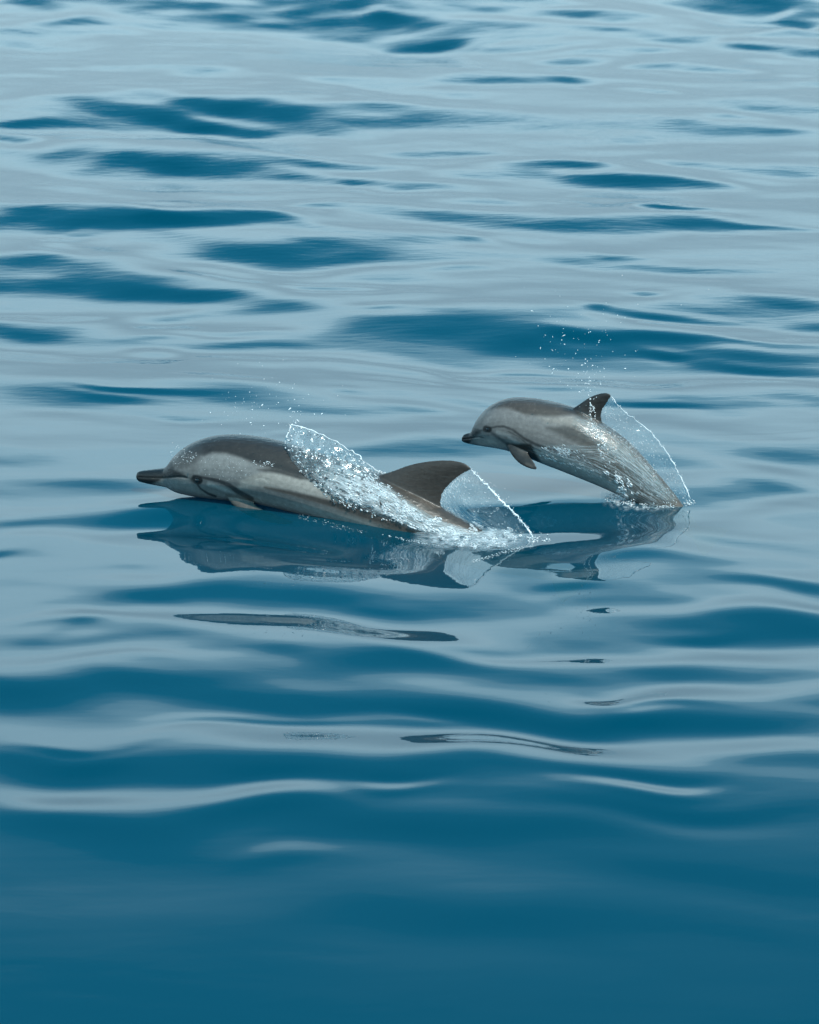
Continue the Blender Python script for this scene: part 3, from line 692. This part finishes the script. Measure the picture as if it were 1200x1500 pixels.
def running_water(F, hit, top, bot, mat, label, loc, lift, nr=150, nc=40, mirror=True):
    T, B = smooth_curve(top, nr), smooth_curve(bot, nr); G = np.zeros((nr, nc, 3)); K = np.zeros((nr, nc), bool); AE = np.zeros((nr, nc))
    for i in range(nr):
        for j in range(nc):
            t = j / (nc - 1); q = T[i] * (1 - t) + B[i] * t; h = hit(*q)
            if h is None or (F.lat(h[0]) < -0.02): continue
            a = min(1, i / (0.15 * nr), (nr - 1 - i) / (0.10 * nr)) * min(1, t * 5, (1 - t) * 5)
            G[i, j] = h[0] + h[1] * (0.0012 + lift * a * (0.5 + 0.5 * noise.noise(Vector((i * .12, j * .3, 1.0))))); K[i, j] = True; AE[i, j] = a
    o = sheet_mesh('running_water', G, mat, None, loc, aer=AE, keep=K)
    o['kind'] = 'stuff'; o['label'] = label; return o
# ---- foam and drops on the large dolphin
running_water(F1, hit1, [(455,672),(500,678),(548,698),(575,716),(600,735),(640,760),(690,776),(752,796)], [(452,704),(490,732),(535,750),(570,762),(600,776),(640,790),(690,800),(748,806)],
    M_RUN, 'white aerated water running down the flank of the larger dolphin', loc1, .012)
running_water(F2, hit2, [(795,650),(830,650),(862,652),(890,648),(925,664),(955,690),(990,728)], [(765,658),(790,668),(820,681),(860,699),(895,718),(930,736),(968,750)],
    M_RUN2, 'runnels of white water on the flank of the smaller dolphin', loc2, .004)
running_water(F2, hit2, [(850,600),(880,618),(902,634),(924,652),(942,671),(960,692),(996,734)], [(836,622),(858,640),(884,660),(908,682),(930,704),(950,722),(984,742)],
    M_RUN2, 'thin runnels over the tail of the smaller dolphin', loc2, .003)
A = Cloud(); Bc = Cloud()
# glittering drops on the back under the sheet
spk = [(424,662),(446,650),(500,662),(552,700),(580,745),(560,755),(520,748),(490,738),(455,706),(436,688)]
Bc.on_body(F1, hit1, spk, 1500, .5, 2.0, (10, 8), 1, 2.0, thr=-0.15, sc=.2, s2=.3)
A.on_body(F1, hit1, spk, 900, .4, 1.4, (10, 8), 1, 2.2, thr=0.0, sc=.2, s2=.3)
for _ in range(480):
    i = int(rng.random() ** 0.8 * 59); j = int(2 + rng.random() * 18); p = GS1[i, j] + rng.normal(0, .002, 3)
    (A if rng.random() < .5 else Bc).add(p, rng.uniform(.35, 1.3) * PX * (1 if rng.random() < .85 else 1.4), rng.normal(0, 1, 3), rng.uniform(1, 2))
# white foam streaming down the flank to the tail
for poly, n_, r1, th in [([(505,705),(535,700),(556,702),(575,718),(590,728),(600,745),(606,760),(585,752),(560,742),(530,740),(508,732)], 2600, .8, -.06),
    ([(556,738),(590,738),(612,748),(625,765),(640,778),(620,778),(590,768),(565,752)], 2000, .8, -.04),
    ([(615,762),(640,758),(660,768),(672,785),(655,792),(632,782)], 1500, .85, -.04),
    ([(650,778),(690,770),(720,785),(740,795),(700,800),(668,798)], 1500, .85, -.02),
    ([(480,715),(520,725),(560,748),(600,765),(560,762),(510,745)], 500, .8, .05)]:
    A.on_body(F1, hit1, poly, n_, .2, r1, (10, 7), 1.0, 4.0, thr=th, sc=.10, s2=.16, thick=4.0)
A.on_body(F1, hit1, [(246,684),(254,668),(268,657),(290,663),(284,676),(262,684)], 150, .2, .6, (5, 5), 1, 2, thr=.0, sc=.2, s2=.3)
A.on_body(F1, hit1, [(290,668),(330,664),(372,676),(366,700),(330,706),(300,696)], 70, .18, .4, (5, 3), 1, 2.5)
A.on_body(F1, hit1, [(362,676),(372,672),(396,676),(404,684),(384,684)], 60, .2, .8, (8, 3), 1, 3, thr=-.0, sc=.2)
# foam spread on the water round the tail
A.on_water([(640,790),(700,782),(745,776),(762,788),(745,802),(700,806),(660,800)], 2600, .2, .95, 1, 3.0, thr=-.04, thick=5)
A.on_water([(560,784),(640,796),(650,803),(600,794)], 90, .2, .6, 1, 3)
A.on_water([(440,752),(540,780),(520,782),(430,758)], 70, .2, .5, 1, 2)
A.on_water([(770,788),(800,787),(808,793),(775,796)], 60, .3, 1.0, 1, 2)
A.on_water([(690,822),(742,806),(782,797),(782,801),(742,811),(692,826)], 160, .2, .5, 1, 3)
for i in range(0, 70, 1):
    if rng.random() < .8: A.add(GV1[i, -1] + rng.normal(0, .012, 3), rng.uniform(.15, .5) * PX, rng.normal(0, 1, 3), 1.6)
    for _ in range(3):
        p = GV1[i, -1] + rng.normal(0, .0035, 3); A.add(p, rng.uniform(.2, .8) * PX, rng.normal(0, 1, 3), 1.4)
for _ in range(420):     # threads inside the veil, thick by the fin
    i = int(8 + rng.random() * 60); j = int(rng.random() ** 2.2 * 34); a, b = GV1[i, j], GV1[min(i + 2, 69), min(j + 3, 39)]
    A.add(a, rng.uniform(.12, .36) * PX, b - a + 1e-6, rng.uniform(2, 8))
A.build('foam', M_FOAM, loc1, 'white foam streaming off the larger dolphin')
Bc.build('clinging_drops', M_DROP, loc1, 'glittering clear drops clinging to the back of the larger dolphin')
S1 = Cloud()
S1.in_air(F1, 375, 590, (38, 24), 62, .28, .85); S1.in_air(F1, 430, 612, (5, 14), 26, .3, 1.1, .03); S1.in_air(F1, 255, 657, (5, 4), 9, .35, .7, .05)
S1.in_air(F1, 470, 600, (30, 30), 8, .25, .5); S1.in_air(F1, 785, 786, (8, 5), 14, .3, 1.0, .05)
S1.in_air(F1, 400, 595, (45, 25), 10, .5, 1.1)
for k in range(len(S1.e)): S1.e[k] *= rng.choice([1, 1, 1.6, 2.6])
S1.build('spray', M_SPRAY, loc1, 'fine white droplets flung up over the larger dolphin')

def floating_foam(top, bot, label, loc, lift, amount, nr=80, nc=24):
    T, B = smooth_curve(top, nr), smooth_curve(bot, nr); G = np.zeros((nr, nc, 3)); AE = np.zeros((nr, nc))
    for i in range(nr):
        for j in range(nc):
            t = j / (nc - 1); q = T[i] * (1 - t) + B[i] * t
            a = max(0, min(1, i / (0.2 * nr), (nr - 1 - i) / (0.2 * nr)) * min(1, t * 4, (1 - t) * 4))
            G[i, j] = on_sea(*q); G[i, j, 2] += 0.002 + lift * a * (0.5 + 0.7 * noise.noise(Vector((i * .15, j * .3, 6.0)))); AE[i, j] = a * max(0, min(1, amount + 1.3 * noise.noise(Vector((i * .22, j * .35, 11.0)))))
    o = sheet_mesh('floating_foam', G, M_RUN, None, loc, aer=AE); tag(o, label, kind='stuff'); return o
floating_foam([(600,776),(650,776),(700,772),(735,774),(775,786)], [(600,798),(650,806),(700,808),(740,806),(775,796)], 'white foam on the sea round the tail of the larger dolphin', loc1, .018, .75)
floating_foam([(880,720),(915,722),(950,732),(1004,734)], [(880,742),(915,750),(950,752),(1004,744)], 'white foam on the sea round the tail of the smaller dolphin', loc2, .004, .25)
# ---- foam and drops on the small dolphin
A = Cloud()
A.on_body(F2, hit2, [(800,648),(830,652),(862,668),(884,690),(880,702),(850,694),(815,678),(790,668)], 420, .12, .42, (10, 8), 4.0, 12.0, thr=-.02, sc=.10, s2=.16)
A.on_body(F2, hit2, [(812,655),(832,657),(838,668),(822,670)], 90, .2, .7, (10, 8), 2, 5)
A.on_body(F2, hit2, [(862,580),(868,582),(872,600),(874,618),(884,638),(890,662),(898,688),(888,690),(878,664),(872,640),(864,618),(862,600)], 240, .2, .95, (3, 10), 1.0, 3, thr=-.05, sc=.25)
A.on_body(F2, hit2, [(884,690),(904,690),(925,705),(936,722),(930,734),(908,730),(900,712)], 650, .2, 1.1, (8, 9), 1.0, 4, thr=-.04, sc=.12, s2=.12, thick=2)
A.on_body(F2, hit2, [(884,622),(905,638),(925,655),(945,676),(965,698),(985,725),(990,738),(960,738),(935,712),(905,690),(885,660)], 380, .12, .4, (7, 8), 2.0, 8.0, thr=.0, sc=.2, s2=.2)
A.on_body(F2, hit2, [(935,700),(965,702),(992,730),(990,742),(960,742),(940,724)], 330, .15, .6, (7, 8), 1.0, 3.0, thr=-.1, sc=.25, s2=.25)
A.on_body(F2, hit2, [(900,634),(924,650),(944,672),(962,694),(956,694),(938,674),(918,656)], 110, .15, .45, (8, 8), 1.0, 5.0)
A.on_water([(890,722),(930,728),(960,742),(1000,738),(996,744),(950,748),(900,742),(884,732)], 500, .2, .8, 1, 2.4, thr=-.1, thick=3)
A.on_water([(1000,734),(1014,732),(1020,738),(1004,742)], 50, .25, .9, 1, 2)
for i in range(0, 70):
    if rng.random() < .6: A.add(GV2[i, -1] + rng.normal(0, .010, 3), rng.uniform(.12, .4) * PX, rng.normal(0, 1, 3), 1.6)
    for _ in range(1 + i // 25):
        p = GV2[i, -1] + rng.normal(0, .002, 3); A.add(p, rng.uniform(.25, .75) * PX, rng.normal(0, 1, 3), 1.3)
for _ in range(240):
    i = int(6 + rng.random() * 62); j = int(rng.random() ** 1.3 * 36); a, b = GV2[i, j], GV2[min(i + 2, 69), j]
    A.add(a, rng.uniform(.15, .36) * PX, b - a + 1e-6, rng.uniform(2, 6))
A.build('foam', M_FOAM, loc2, 'white foam and runnels on the flank and tail of the smaller dolphin')
S2 = Cloud()
S2.in_air(F2, 862, 562, (9, 16), 60, .3, 1.0, .05); S2.in_air(F2, 850, 520, (38, 34), 60, .28, .95); S2.in_air(F2, 815, 470, (55, 34), 26, .25, .8)
S2.in_air(F2, 1003, 748, (2, 3), 5, .5, 1.2, .02); S2.in_air(F2, 900, 470, (60, 40), 10, .25, .6); S2.in_air(F2, 955, 790, (30, 20), 10, .2, .5)
S2.in_air(F2, 855, 535, (30, 35), 12, .5, 1.1, .06)
for k in range(len(S2.e)): S2.e[k] *= rng.choice([1, 1, 1.6, 2.6])
S2.build('spray', M_SPRAY, loc2, 'fine white droplets hanging in the air above the fin of the smaller dolphin')
